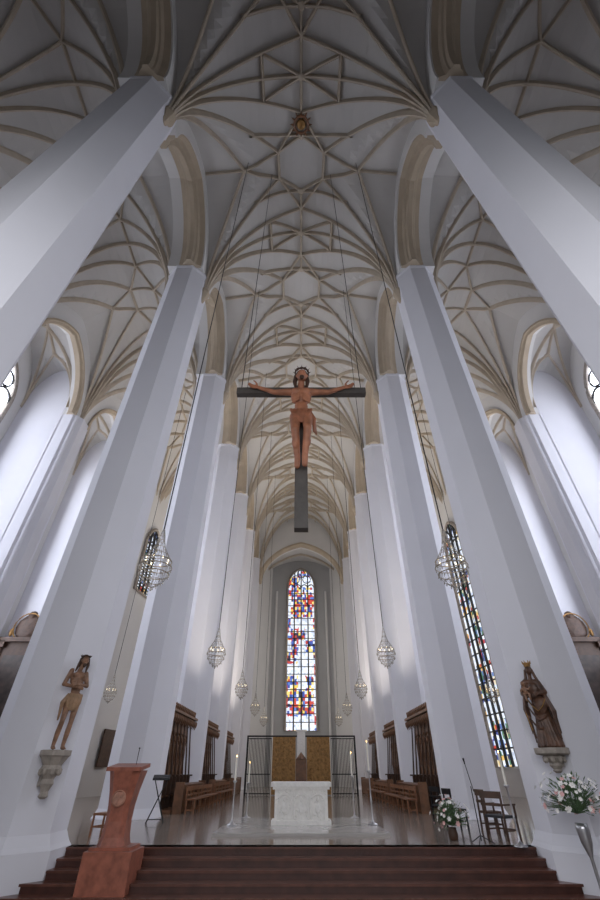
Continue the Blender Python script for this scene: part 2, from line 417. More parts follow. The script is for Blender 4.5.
# ------------------------------------------------------------------ windows
wn = [1]
def window(x, y, rz, w, z0, z1, lights, mt, label, rows=10):
    h = w/2; rise = w*.75; n = 12
    zt = z1-rise
    P = [(-h, z0), (h, z0)]+[(h*math.cos(PI*i/(2*n)), zt+rise*pt(math.cos(PI*i/(2*n)))) for i in range(0, n+1)]+[(-h*math.cos(PI*(n-i)/(2*n)), zt+rise*pt(math.cos(PI*(n-i)/(2*n)))) for i in range(1, n+1)]
    mb = MB(); mb.bm.faces.new([mb.bm.verts.new((a, 0, b)) for a, b in P])
    g = mb.build('window_%d' % wn[0], mt); wn[0] += 1; struct(g, label, 'window'); g.location = (x, y, 0); g.rotation_euler = (0, 0, rz)
    fr = MB(); fr.tube([(a*1.03, -.06, b) for a, b in P[1:]+[P[0]]], .16, 6, True); fr.build('window_frame', 'stone', g)
    mu = MB()
    for i in range(1, lights):
        xx = -h+w*i/lights; top = zt+rise*pt(abs(xx)/h)-.05
        mu.box((xx, -.07, (z0+top)/2), (.17, .14, top-z0))
    if lights > 2:
        for i in range(lights):
            xx = -h+w*(i+.5)/lights; q = w/lights/2; zz = zt-.2
            mu.tube([(xx+q*math.cos(PI*j/8), -.07, zz+q*1.3*math.sin(PI*j/8)) for j in range(9)], .08, 5)
        for cx_ in (-h*.42, h*.42, 0):
            R = h*.3; cz = zt+rise*(.42 if cx_ else .72)
            mu.tube([(cx_+R*math.cos(2*PI*j/14), -.07, cz+R*math.sin(2*PI*j/14)) for j in range(14)], .07, 5, True)
    for i in range(1, rows): mu.box((0, -.05, z0+(zt-z0)*i/rows), (w, .05, .09))
    mu.build('mullions', 'lead', g)
    return g
window(0, 60.98, 0, 3.9, 5.3, 26.0, 4, M['sg'], 'tall pointed stained glass window at the end of the church', 20)
def cant(s, Y, w, z0, z1, mt, label):
    X = 15.3-(15.3-13.4)*(Y-29.2)/15-.12
    rz = math.atan2(15, -1.9) - PI if s > 0 else math.atan2(15, 1.9)
    window(s*X, Y, rz, w, z0, z1, 4, mt, label, 16)
cant(1, 35.7, 3.0, 1.6, 20.4, M['sgc'], 'coloured stained glass window glimpsed between the right piers')
cant(-1, 36.4, 2.6, 13.8, 20, M['sgc'], 'coloured stained glass window glimpsed between the left piers')
for s in (-1, 1):
    cant(s, 41.3, 3.4, 4, 21, M['palew'], '%s extra choir aisle window added for more daylight' % side[s])  # glowing panes added to brighten the far choir
    cant(s, 31.6, 2.8, 5, 21, M['paled'], '%s choir aisle window beyond the last chapel' % side[s])
    for bi in range(1, 4):
        window(s*18.56, BAYS[bi], PI/2 if s < 0 else -PI/2, 3.9, 6.5, 22.5, 3, M['pale' if bi > 1 else 'paled'], '%s chapel leaded window in bay %d' % (side[s], bi+1), 12)
    a = math.atan2(16.8, -9)-PI if s > 0 else math.atan2(16.8, 9)
    window(s*(8.9-.15), 52.6, a, 5, 4, 22, 3, M['palew'], '%s choir window on the wall beside the end wall' % side[s], 12)
# panel on left canted wall and retables in chapels
o = MB().box((0, 0, 0), (1.5, .12, 2.2)).build('notice_board', 'wood_d'); o.location = (-14.15, 36.6, 2.7); o.rotation_euler = (0, 0, math.atan2(15, 1.9)); tag(o, 'dark framed panel on the far left aisle wall', 'panel')
for s in (-1, 1):
    t = thing('altarpiece', '%s dark carved altarpiece with gilding glimpsed beyond the statue pier' % side[s], 'altarpiece', (s*17.0, 26.75, 0))
    MB().box((0, 0, .6), (2.8, 1.0, 1.2)).box((0, .1, 1.5), (2.5, .6, .6)).build('altar_table', 'stone', t)
    b = MB().box((0, .15, 4.8), (2.0, .3, 5.6))
    for q in (-1, 1): b.cyl((q*1.15, 0, 1.8), (q*1.15, 0, 7.2), .17); b.box((q*1.15, 0, 7.4), (.5, .5, .35))
    b.box((0, 0, 7.65), (3.0, .5, .25)); b.ell((0, .1, 8.4), (.8, .2, .8)); b.ell((0, .1, 9.1), (.3, .2, .3))
    b.build('retable', 'wood_d', t)
    MB().box((0, -.03, 4.7), (1.5, .08, 4.2)).build('painting', 'paint', t)
    g = MB()
    for q in (-1, 1): g.ell((q*1.15, -.05, 7.4), .2); g.ell((q*.9, 0, 8.1), (.12, .1, .25)); g.ell((q*1.15, -.05, 1.9), .2)
    g.tube([(.8*math.cos(2*PI*i/20), -.1, 8.4+.8*math.sin(2*PI*i/20)) for i in range(20)], .04, 6, True)
    g.build('gilding', 'gold', t)

# ------------------------------------------------------------------ crucifix
cr = thing('crucifix', 'huge dark crucifix with reddish carved Christ hanging over the choir', 'crucifix', (0, 9.0, 0))
BZ = 10.75
MB().box((0, .0, 8.45), (.34, .24, 5.0)).box((0, 0, BZ), (4.05, .20, .25)).build('cross', 'beam', cr)
for q in (-1, 1): MB().cyl((q*1.9, 0, BZ), (q*1.75, 0, 29.6), .013, 6).build('cable', 'black', cr)
b = MB()
H = 3.55/1.8
def V(*a): return a
b.chain([V(-.055, -.10, .02), V(-.05, -.13, .12)], [.04, .045]); b.chain([V(.05, -.17, .0), V(.05, -.2, .12)], [.04, .045])
b.chain([V(-.05, -.12, .12), V(-.085, -.3, .50), V(-.09, -.12, .90)], [.042, .06, .085])
b.chain([V(.05, -.19, .12), V(.09, -.32, .52), V(.09, -.12, .90)], [.042, .06, .085])
b.ell((-.08, -.22, .34), (.052, .055, .12)).ell((.085, -.25, .34), (.052, .055, .12))
b.ell((0, -.11, .95), (.145, .10, .12)).ell((0, -.12, 1.10), (.105, .08, .14)).ell((0, -.14, 1.30), (.165, .11, .17))
b.ell((-.07, -.22, 1.36), (.08, .04, .06)).ell((.07, -.22, 1.36), (.08, .04, .06))
for q in (-1, 1):
    for i in range(4): b.chain([V(q*.03, -.24, 1.27-.035*i), V(q*.13, -.205, 1.245-.04*i)], [.014, .014])
b.chain([V(0, -.14, 1.42), V(0, -.2, 1.56)], [.055, .05])
b.ell((.01, -.25, 1.66), (.08, .095, .115)).ell((.012, -.35, 1.65), (.015, .02, .03)).ell((.01, -.3, 1.57), (.045, .05, .05))
for q in (-1, 1):
    b.ell((q*.035+.01, -.335, 1.69), (.018, .012, .01)); b.ell((q*.085+.01, -.25, 1.66), (.012, .02, .028))
    b.chain([V(q*.15, -.13, 1.42), V(q*.42, -.10, 1.45), V(q*.68, -.1, 1.56)], [.06, .042, .028])
    b.ell((q*.725, -.1, 1.575), (.05, .022, .042))
    for i, dz in enumerate((-.035, -.012, .012, .035)):
        l = (.06, .075, .08, .065)[i]
        b.chain([V(q*.755, -.1, 1.58+dz*.8), V(q*(.755+l*.6), -.115, 1.585+dz), V(q*(.755+l), -.15, 1.58+dz)], [.013, .011, .009])
    b.chain([V(q*.70, -.12, 1.61), V(q*.735, -.15, 1.645), V(q*.76, -.16, 1.65)], [.015, .012, .009])
LZ = (0, 0, BZ-1.56*H+.02)
o = b.sculpt('body', 'corpus', cr, .020, H, 1); o.location = LZ
def put(mb, name, m, par, vox=.020, sc=H, loc=LZ):
    o = mb.sculpt(name, m, par, vox, sc, 1); o.location = loc; return o
b = MB(); b.ell((0, -.11, .92), (.16, .12, .10))
for i in range(7): b.chain([V(-.15+.05*i, -.19, .99), V(-.12+.04*i, -.245+.015*(i % 2), .86), V(-.09+.03*i, -.24, .70)], [.02, .025, .012])
for i in range(3): b.chain([V(.13, -.14+.03*i, .98), V(.19, -.13+.04*i, .85), V(.18+.02*i, -.12+.03*i, .62)], [.03, .032, .015])
put(b, 'loincloth', 'cloth', cr)
b = MB(); b.ell((.01, -.21, 1.71), (.098, .10, .10)); b.ell((.01, -.32, 1.56), (.04, .03, .05))
for q in (-1, 1): b.chain([V(q*.08, -.2, 1.7), V(q*.10, -.2, 1.58), V(q*.09, -.2, 1.46)], [.035, .035, .02])
put(b, 'hair', 'hair', cr)
b = MB()
for w in range(2): b.tube([(.01+.105*math.cos(2*PI*i/16), -.235+.105*math.sin(2*PI*i/16), 1.745+.02*math.sin(i*2+w*PI)) for i in range(16)], .014, 6, True)
for i in range(12): a = i*PI/6; b.cone((.01+.105*math.cos(a), -.235+.105*math.sin(a), 1.745), .01, (.01+.15*math.cos(a), -.235+.15*math.sin(a), 1.78), .003, 5)
put(b, 'crown_of_thorns', 'hair', cr, .012)

# ------------------------------------------------------------------ scourged Christ on left pier
def corbel(parent, depth, r=.30):
    b = MB().lathe([(.05, -depth), (.10, -depth+.04), (.08, -depth*.85), (.14, -depth*.7), (.12, -depth*.6), (.22, -depth*.4), (.20, -depth*.32), (r, -.12), (r+.03, -.1), (r+.03, 0)], n=8, rot=PI/8)
    for i in range(8):
        a = i*PI/4; b.ell((.20*math.cos(a), .20*math.sin(a), -depth*.45), (.05, .05, .08), sub=1)
    b.box((0, .25, -depth*.4), (.28, .35, depth*.7))
    return b.build('corbel', 'stone', parent)
ch = thing('christ_statue', 'painted wood statue of the bound Christ in a loincloth on its stone corbel', 'statue', (-5.58, 11.55, 1.72), PI/4-.15)
corbel(ch, .85)
K = 1.98/1.82; VX = .012
b = MB()
# contrapposto: pelvis pushed to +x, shoulders to -x
b.chain([V(.09, -.17, .03), V(.09, -.03, .05)], [.032, .042]); b.chain([V(.09, -.01, .07), V(.10, -.02, .30), V(.11, -.04, .50), V(.12, 0, .93)], [.036, .054, .05, .085])
b.chain([V(-.12, -.24, .03), V(-.11, -.10, .05)], [.032, .042]); b.chain([V(-.11, -.08, .07), V(-.10, -.10, .30), V(-.09, -.16, .51), V(-.05, 0, .92)], [.036, .054, .05, .085])
for q, yy in ((.09, 0), (-.12, -.07)):
    for j in range(5): b.limb((q+.03-.015*j, -.18+yy, .025), .012, (q+.035-.016*j, -.222+yy+abs(j-1)*.008, .018), .010)
b.ell((.035, 0, .97), (.145, .10, .11)).ell((.025, -.01, 1.12), (.105, .075, .14)).ell((-.01, -.01, 1.32), (.155, .105, .17))
b.ell((-.075, -.085, 1.385), (.07, .04, .055)).ell((.055, -.085, 1.375), (.07, .04, .055))
for q in (-1, 1):
    for i in range(3): b.chain([V(q*.03-.005, -.105, 1.27-.035*i), V(q*.12-.005, -.07, 1.245-.04*i)], [.013, .013])
    sx = -.015
    b.chain([V(sx+q*.16, .01, 1.455-.02*q), V(sx+q*.245, -.02, 1.19), V(q*.03, -.20, 1.16+.03*q)], [.055, .042, .027])
    b.ell((-q*.03, -.23, 1.155+.03*q), (.042, .022, .033))
    for j in range(4): b.chain([V(-q*.05, -.24, 1.13+.03*q+.018*j), V(-q*.10, -.23, 1.12+.03*q+.019*j), V(-q*(.125+.006*(j % 3)), -.205, 1.11+.03*q+.019*j)], [.011, .010, .008])
    b.chain([V(-q*.02, -.24, 1.19+.03*q), V(-q*.05, -.26, 1.215+.03*q)], [.012, .009])
b.chain([V(-.015, 0, 1.48), V(.01, -.03, 1.6)], [.052, .05]); b.ell((.03, -.055, 1.70), (.075, .09, .115))
b.ell((.035, -.15, 1.69), (.014, .02, .03)).ell((.035, -.125, 1.63), (.03, .02, .012))
for q in (-1, 1): b.ell((.03+q*.033, -.133, 1.72), (.017, .01, .009)); b.ell((.03+q*.078, -.05, 1.69), (.012, .02, .028))
b.sculpt('body', 'skin', ch, VX, K, 1)
b = MB(); b.ell((.035, -.005, .95), (.17, .13, .09))
for i in range(9): b.chain([V(-.12+.036*i, -.09-.05*math.sin(i*PI/8), 1.0), V(-.10+.033*i, -.115-.05*math.sin(i*PI/8)+.01*(i % 2), .85), V(-.09+.026*i, -.11-.04*math.sin(i*PI/8), .70)], [.022, .024, .014])
for i in range(3): b.chain([V(-.12, -.08+.02*i, .98), V(-.17-.01*i, -.10+.03*i, .85), V(-.17, -.08+.03*i, .52)], [.026, .032, .014])
b.sculpt('loincloth', 'linen', ch, VX, K, 1)
b = MB(); b.ell((.03, -.02, 1.745), (.093, .10, .09)); b.ell((.035, -.12, 1.59), (.042, .033, .055))
for q in (-1, 1): b.chain([V(.03+q*.075, -.01, 1.74), V(.03+q*.10, -.02, 1.61), V(q*.11, -.05, 1.47)], [.033, .036, .018])
b.chain([V(.03, .06, 1.74), V(.01, .09, 1.54)], [.055, .045]); b.sculpt('hair', 'hair', ch, VX, K, 1)
b = MB().ring((.03, -.035, 1.785), .10, .014, 18, 6)
for i in range(12): a = i*PI/6; b.cone((.03+.10*math.cos(a), -.035+.10*math.sin(a), 1.785), .008, (.03+.13*math.cos(a), -.035+.13*math.sin(a), 1.81), .002, 5)
bmesh.ops.scale(b.bm, vec=(K, K, K), verts=b.bm.verts); b.build('crown_of_thorns', 'hair', ch)

# ------------------------------------------------------------------ Madonna on right pier
md = thing('madonna_statue', 'dark carved Madonna statue holding the child on her arm, on a corbel', 'statue', (5.70, 11.52, 1.76), -PI/4+.15)
corbel(md, .45, .34)
b = MB()
b.chain([V(.04, 0, .10), V(.06, 0, .55), V(.04, 0, 1.0)], [.20, .17, .14]); b.ell((.02, 0, 1.17), (.155, .12, .18)); b.chain([V(-.14, 0, 1.33), V(.14, 0, 1.31)], [.065, .065])
b.chain([V(0, -.01, 1.36), V(.02, -.02, 1.48)], [.045, .042]); b.ell((.03, -.04, 1.56), (.068, .08, .10)); b.ell((.03, -.123, 1.55), (.012, .018, .025))
for q in (-1, 1): b.ell((.03+q*.03, -.108, 1.575), (.014, .008, .008))
b.chain([V(.15, 0, 1.30), V(.24, -.06, 1.08), V(.10, -.24, 1.04)], [.065, .065, .035]); b.ell((.05, -.26, 1.04), (.045, .03, .035))
b.chain([V(-.15, 0, 1.32), V(-.24, -.06, 1.08), V(-.15, -.25, .98)], [.065, .065, .035]); b.ell((-.13, -.28, .99), (.045, .035, .03))
for q in (-1, 1):
    for j in range(4): b.chain([V(q*.09-.04*(q < 0), -.27, .99+.018*j), V(q*.05-.04*(q < 0), -.295, .99+.018*j), V(q*.02-.04*(q < 0), -.28, .985+.018*j)], [.011, .010, .008])
    b.limb((q*.09, -.27, 1.05), .013, (q*.06, -.29, 1.08), .009)
# irregular vertical drapery
rd = random.Random(4)
for i in range(18):
    a = 2*PI*i/18+rd.uniform(-.1, .1); rr = .22+rd.uniform(0, .07); zt_ = rd.uniform(.75, 1.05)
    b.chain([V(.02+.12*math.cos(a), .10*math.sin(a), zt_), V(.05+.17*math.cos(a+.15), .15*math.sin(a+.15), .55), V(.02+rr*math.cos(a+.35), rr*.85*math.sin(a+.35), .03)], [.014, .022, .036])
# apron of the mantle: broad diagonal mass with a few V folds
b.ell((.06, -.12, .80), (.17, .10, .22), Matrix.Rotation(.5, 4, 'Y'))
for i, (x0, z0, x1, z1, x2, z2) in enumerate(((-.20, 1.0, .02, .70, .22, .92), (-.22, .85, -.02, .52, .16, .62), (-.24, .62, -.08, .36, .06, .40))):
    b.tube([(x0, -.14, z0), ((x0+x1)/2, -.21, (z0+z1)/2-.03), (x1, -.235, z1), ((x1+x2)/2, -.21, (z1+z2)/2-.02), (x2, -.13, z2)], [.012, .022, .028, .022, .012], 6)
for i in range(4): b.chain([V(-.22-.01*i, -.12+.06*i, 1.05), V(-.29+.01*i, -.14+.07*i, .75), V(-.24-.04*(i % 2), -.12+.07*i, .35-.08*i)], [.03, .037, .014])
for i in range(4): b.chain([V(.22, -.10+.05*i, 1.05), V(.28+.01*i, -.12+.07*i, .7), V(.31-.05*(i % 2), -.10+.07*i, .15+.06*i)], [.03, .037, .014])
b.sculpt('body', 'robe', md, .012, 1.0, 1)
b = MB(); b.ell((.03, 0, 1.60), (.085, .09, .10))
for q in (-1, 1): b.chain([V(.02+q*.08, 0, 1.58), V(.02+q*.11, .0, 1.42), V(q*.19, .02, 1.25), V(q*.22, .03, .9)], [.03, .035, .035, .02])
b.sculpt('veil', 'robe', md, .014, 1.0, 1)
b = MB().tube([(-.20, -.165, 1.0), (-.10, -.235, .82), (.02, -.26, .69), (.13, -.235, .78), (.22, -.155, .93)], .009, 5)
b.tube([(-.29, -.165, .78), (-.27, -.16, .55), (-.24, -.145, .33)], .009, 5)
b.build('gilded_hem', 'gilt', md)
b = MB().lathe([(.075, 1.655), (.08, 1.69), (.095, 1.74)], (.03, -.01, 0), 14)
for i in range(7): a = 2*PI*i/7; b.cone((.03+.085*math.cos(a), -.01+.085*math.sin(a), 1.72), .02, (.03+.10*math.cos(a), -.01+.10*math.sin(a), 1.79), .006, 6)
b.build('crown', 'gold', md)
b = MB(); b.ell((-.14, -.24, 1.12), (.06, .055, .09)); b.ell((-.15, -.27, 1.265), (.05, .055, .06)); b.limb((-.14, -.25, 1.18), .03, (-.15, -.26, 1.24), .028)
b.chain([V(-.10, -.26, 1.16), V(-.04, -.31, 1.13), V(.0, -.32, 1.18)], [.025, .02, .016]); b.chain([V(-.19, -.26, 1.16), V(-.23, -.31, 1.11), V(-.2, -.35, 1.1)], [.025, .02, .016])
b.chain([V(-.12, -.27, 1.05), V(-.05, -.36, 1.04), V(-.05, -.37, .92)], [.034, .028, .02]); b.chain([V(-.17, -.27, 1.05), V(-.14, -.37, 1.03), V(-.14, -.38, .90)], [.034, .028, .02])
b.ell((-.15, -.325, 1.265), (.008, .012, .012)); b.sculpt('child', 'skin', md, .011, 1.0, 1)

# ------------------------------------------------------------------ chandeliers
def make_chandelier(label):
    t = thing('chandelier', label, 'chandelier', (3.02, 8.2, 4.3), 0, 'crystal basket chandeliers')
    prof = [(.02, 1.25), (.05, 1.12), (.075, .98), (.12, .82), (.21, .66), (.305, .52), (.33, .39), (.30, .24), (.21, .10), (.10, .0), (.02, -.04)]
    b = MB()
    for r, z in prof[1:-1]: b.ring((0, 0, z), r, .006 if r < .30 else .011, 20, 5)
    b.build('frame', 'brass', t)
    b = MB()
    for i in range(16):
        a = 2*PI*i/16; b.tube([(r*math.cos(a), r*math.sin(a), z) for r, z in prof], .004, 4)
    b.build('crystal_strings', 'crystal', t)
    b = MB()
    for r, z in prof[2:-1]:
        n = max(6, int(r*50))
        for i in range(n): a = 2*PI*(i+.5)/n; b.ell((r*math.cos(a), r*math.sin(a), z-.035), (.013, .013, .028), sub=1)
    b.ell((0, 0, -.07), (.025, .025, .045)); b.build('crystal_drops', 'crystal', t)
    MB().cyl((0, 0, 1.22), (0, 0, 24.9), .015, 6).build('cable', 'black', t)
    for i in range(8):
        a = 2*PI*i/8; MB().ell((.24*math.cos(a), .24*math.sin(a), .54), (.012, .012, .03), sub=1).build('bulb', 'bulb', t)
    return t
cp = make_chandelier('largest crystal chandelier, front of the right row')
cp.location.x = 3.14
spots = [(-3.04, 8.2, 'largest crystal chandelier, front of the left row')]
nm4 = ['front', 'second', 'third', 'fourth', 'last']
for k in range(1, 5):
    for s in (-1, 1): spots.append((s*3.06, 8.2+7.9*k, '%s crystal chandelier of the %s nave row' % (nm4[k], side[s])))
for s in (-1, 1): spots.append((s*10.3, 25.4, 'small crystal chandelier hanging in the %s aisle' % side[s]))
for x, y, lab in spots: dup(cp, (x, y, 4.3), 0, lab)

# ------------------------------------------------------------------ altar
al = thing('altar', 'white carved stone block altar at the centre of the choir', 'altar', (0, 17.2, .06))
MB().box((0, 0, .96), (1.9, .95, .12)).box((0, 0, .87), (1.8, .86, .07)).build('altar_top', 'white', al)
MB().box((0, 0, .43), (1.66, .74, .86)).build('body', 'white', al)
MB().box((0, 0, .05), (1.84, .9, .1)).build('base', 'white', al)
b = MB()
for i in range(3):
    cx = -.52+.52*i
    b.tube([(cx+.22*math.cos(PI*j/10), -.39, .5+.22*math.sin(PI*j/10)) for j in range(11)], .03, 5)
    for q in (-1, 1): b.cyl((cx+q*.22, -.39, .14), (cx+q*.22, -.39, .5), .03, 6)
    b.ell((cx, -.38, .60), (.06, .05, .07), sub=1); b.ell((cx, -.38, .38), (.10, .06, .17), sub=1)
for i in range(70): b.ell((random.uniform(-.78, .78), -.375, random.uniform(.12, .84)), (random.uniform(.02, .05), .035, random.uniform(.02, .05)), sub=1)
b.build('relief', 'white', al)

# candlesticks
def candle(label, loc, h):
    t = thing('candlestick', label, 'candlestick', loc, 0, 'floor candlesticks round the altar')
    MB().lathe([(.15, 0), (.15, .025), (.05, .06), (.022, .12), (.022, h*.25), (.035, h*.27), (.02, h*.3), (.02, h*.6), (.06, h*.62), (.07, h*.64)], n=14).build('stand', 'silver', t, True)
    MB().cyl((0, 0, h*.64), (0, 0, h), .028, 12).build('candle', 'wax', t)
    MB().ell((0, 0, h+.03), (.012, .012, .03), sub=1).build('flame', 'flame', t)
candle('tall candlestick in front left of the altar', (-2.1, 16.7, .06), 1.65)
candle('tall candlestick in front right of the altar', (2.2, 16.9, .06), 2.05)
candle('candlestick behind the altar on the left', (-2.0, 20, 0), 1.6)
candle('candlestick behind the altar on the right', (1.95, 20, 0), 1.9)
candle('thin candle stand with lit flame beside the right statue pier', (4.95, 12.75, 0), 1.7)

# ------------------------------------------------------------------ ambo
am = thing('ambo', 'red marble ambo with round relief standing on the steps', 'lectern', (-3.98, 11.95, -.5), 0)
MB().box((.08, -.05, .25), (.98, .86, .62)).box((.04, .05, .55), (.84, .72, .12)).build('pedestal', 'ambo', am)
b = MB()
def loft(mb, secs):
    R = []
    for (z, hx, hy, oy) in secs:
        R.append([mb.bm.verts.new((hx*cx, oy+hy*cy, z)) for cx, cy in ((-1, -.6), (-.6, -1), (.6, -1), (1, -.6), (1, 1), (-1, 1))])
    for A, B in zip(R[:-1], R[1:]):
        for j in range(6): mb.bm.faces.new((A[j], A[(j+1) % 6], B[(j+1) % 6], B[j]))
    mb.bm.faces.new(R[0]); mb.bm.faces.new(R[-1])
loft(b, [(.58, .29, .28, 0), (.75, .245, .24, 0), (1.0, .225, .22, 0), (1.25, .235, .23, 0), (1.5, .27, .26, 0), (1.75, .325, .30, 0), (1.86, .35, .32, 0)])
b.build('shaft', 'ambo', am)
MB().box((0, 0, 1.92), (.78, .66, .07), rx=.12).build('book_rest', 'ambo', am)
b = MB().lathe([(.15, 0), (.15, .03), (.125, .05), (.115, .03), (.02, .03)], n=24); b.box((0, 0, .045), (.025, .19, .03)).box((0, 0.03, .045), (.13, .025, .03))
o = b.build('round_relief', 'ambo_l', am); o.rotation_euler = (PI/2-.12, 0, 0); o.location = (0, -.24, 1.38)
b = MB().tube([(.12, .1, 1.95), (.13, .08, 2.12), (.16, 0, 2.25)], .008, 6); b.ell((.165, -.02, 2.27), (.02, .03, .02), sub=1); b.build('microphone', 'black', am)

# ------------------------------------------------------------------ choir stalls and benches
def stall(x, y, rz, label, ln=5.1):
    t = thing('choir_stall', label, 'choir stall', (x, y, 0), rz, 'carved choir stalls between the piers')
    # local: runs along y, faces +x
    b = MB().box((-.30, 0, 1.8), (.10, ln, 3.1))
    n = 7
    for i in range(n):
        yy = -ln/2+ln*(i+.5)/n; w = ln/n
        b.tube([(-.22, yy+w*.38*math.cos(PI*j/8), 2.55+.34*math.sin(PI*j/8)) for j in range(9)], .03, 5)
        for q in (-1, 1): b.box((-.22, yy+q*w*.38, 1.9), (.05, .05, 1.3))
        b.box((-.21, yy, 2.0), (.03, w*.4, .8))
        b.ell((-.2, yy, 2.62), (.06, .09, .16), sub=1)
    b.build('back_panel', 'wood', t)
    b = MB().box((-.1, 0, 3.42), (.5, ln, .16)).box((-.05, 0, 3.57), (.62, ln, .10)).box((-.2, 0, 3.75), (.06, ln, .3))
    for i in range(n*2+1):
        yy = -ln/2+.07+(ln-.14)*i/(n*2); b.cyl((.08, yy, 3.6), (.08, yy, 3.8), .04, 6); b.ell((.08, yy, 3.85), (.06, .06, .09), sub=1)
        b.ell((.2, yy, 3.36), (.07, .07, .13), sub=1); b.cone((.2, yy, 3.3), .06, (.14, yy, 3.1), .01, 5)
    for i in range(n*2):
        yy = -ln/2+.07+(ln-.14)*(i+.5)/(n*2); h = (ln-.14)/(n*4)
        b.tube([(.1, yy+h*math.cos(PI*j/6), 3.62+.2*math.sin(PI*j/6)) for j in range(7)], .02, 4)
    b.build('canopy', 'wood', t)
    for i in range(n+1):
        yy = -ln/2+.04+(ln-.08)*i/n
        MB().box((-.02, yy, .65), (.5, .07, 1.1)).box((.05, yy, 1.2), (.6, .09, .06)).cone((.15, yy, 1.23), .04, (-.1, yy, 3.38), .03, 6).build('divider', 'wood_d', t)
    for i in range(n):
        yy = -ln/2+ln*(i+.5)/n; MB().box((.0, yy, .52), (.42, ln/n-.09, .05)).ell((-.02, yy, .44), (.12, .12, .07), sub=1).build('seat', 'wood', t)
    MB().box((.15, 0, .06), (1.1, ln, .12)).build('platform', 'wood', t)
    b = MB().box((.98, 0, .45), (.08, ln-.3, .85)).box((.9, 0, .9), (.32, ln-.2, .05), ry=.15)
    for i in range(n): b.box((1.03, -ln/2+.3+(ln-.6)*(i+.5)/n, .45), (.03, (ln-.6)/n*.75, .55))
    for q in (-1, 1): b.box((.92, q*(ln/2-.15), .5), (.36, .08, 1.0))
    b.build('desk', 'wood', t)
for s in (-1, 1):
    for i in range(3):
        y = (CY[2+i]+CY[3+i])/2
        stall(s*5.95, y, 0 if s < 0 else PI, '%s carved oak choir stall on the %s, canopied' % (['nearest', 'middle', 'farthest'][i], side[s]))
def bench(x, y, rz, label):
    t = thing('bench', label, 'bench', (x, y, 0), rz, 'low oak benches before the stalls'); ln = 6.0
    MB().box((0, 0, .45), (.38, ln, .05)).build('seat', 'chairw', t)
    MB().box((-.2, 0, .78), (.04, ln, .14)).box((-.2, 0, .58), (.03, ln, .06)).build('backrest', 'chairw', t)
    for i in range(6):
        yy = -ln/2+.1+(ln-.2)*i/5; MB().box((-.16, yy, .22), (.06, .06, .44)).box((.16, yy, .22), (.06, .06, .44)).box((-.2, yy, .62), (.05, .06, .45)).box((0, yy, .12), (.3, .04, .05)).build('leg', 'chairw', t)
bench(-4.5, 24.8, 0, 'long brown bench in front of the nearest left choir stall'); bench(4.5, 24.8, PI, 'long brown bench in front of the nearest right choir stall')
bench(-4.5, 31.6, 0, 'long brown bench in front of the middle left choir stall'); bench(4.5, 31.6, PI, 'long brown bench in front of the middle right choir stall')

# ------------------------------------------------------------------ choir screen
sc = thing('choir_screen', 'black iron grille screen with gilded double doors behind the altar', 'screen', (0, 38.5, 0))
b = MB()
for s in (-1, 1):
    for i in range(17): b.cyl((s*(2.28+i*.11), 0, .0), (s*(2.28+i*.11), 0, 3.4), .022, 6)
    for z in (.1, 1.2, 3.35): b.box((s*3.2, 0, z), (1.85, .05, .06))
    b.box((s*4.1, 0, 1.75), (.12, .14, 3.5))
b.box((0, 0, 3.5), (8.3, .12, .10))
b.build('grille', 'black', sc)
for s in (-1, 1):
    d = MB().box((s*1.3, 0, 1.75), (1.75, .12, 3.4)).build('door', 'gold', sc)
    for i in range(3):
        for j in range(6): MB().box((s*1.3-.55+.55*i, -.08, .45+.54*j), (.42, .05, .4)).ell((s*1.3-.55+.55*i, -.11, .45+.54*j), (.12, .05, .13), sub=1).build('door_panel', 'gold', d)
MB().box((0, -.05, 1.9), (.62, .35, 3.8)).box((0, -.05, 3.85), (.8, .45, .12)).build('centre_post', 'white', sc)
t = thing('throne', 'high backed wooden throne behind the altar', 'chair', (0, 33, 0))
MB().box((0, 0, .55), (.7, .6, .1)).box((0, 0, .25), (.7, .6, .5)).build('seat', 'wood', t)
MB().box((0, .3, 1.25), (.7, .1, 1.5)).cone((0, .3, 2.0), .33, (0, .3, 2.35), .02, 4).build('backrest', 'wood', t)
for q in (-1, 1): MB().box((q*.33, 0, .85), (.07, .6, .07)).box((q*.33, -.26, .7), (.07, .07, .3)).build('armrest', 'wood', t)

# ------------------------------------------------------------------ chairs, stands
def wooden_chair(name, label, loc, rz, w=.48, wm='chairw', arms=False):
    t = thing(name, label, 'chair', loc, rz); h = w/2
    MB().box((0, 0, .45), (w, .45, .05)).build('seat', 'seat' if wm == 'black' or arms else wm, t)
    for x in (-h+.025, h-.025):
        MB().box((x, -.2, .22), (.04, .04, .44)).build('leg', wm, t)
        MB().box((x, .21, .47), (.04, .04, .94), rx=.05).build('leg', wm, t)
    MB().box((0, .22, .87), (w, .03, .14)).box((0, .215, .68), (w, .025, .06)).build('backrest', wm, t)
    MB().box((0, -.2, .2), (w, .025, .03)).box((-h+.025, 0, .2), (.025, .42, .03)).box((h-.025, 0, .2), (.025, .42, .03)).build('stretcher', wm, t)
    if arms:
        for x in (-h, h): MB().box((x, -.02, .68), (.05, .46, .035)).box((x, -.2, .56), (.035, .035, .24)).build('armrest', wm, t)
wooden_chair('chair', 'orange wooden chair just behind the left statue pier', (-5.25, 14.7, 0), -PI/2-.3)
wooden_chair('chair', 'dark metal chair farther back beside the left pier', (-5.7, 17.3, 0), -PI/2, wm='black')
wooden_chair('armchair', 'wide dark wooden armchair beside the right statue pier', (5.05, 13.9, 0), PI/2+.5, .66, wm='wood_d', arms=True)
wooden_chair('chair', 'brown wooden chair behind the armchair on the right', (5.3, 15.3, 0), PI/2+.1, wm='wood_d')
wooden_chair('chair', 'black chair behind the floor flowers on the right', (4.75, 18.3, 0), PI/2+.4, wm='black')
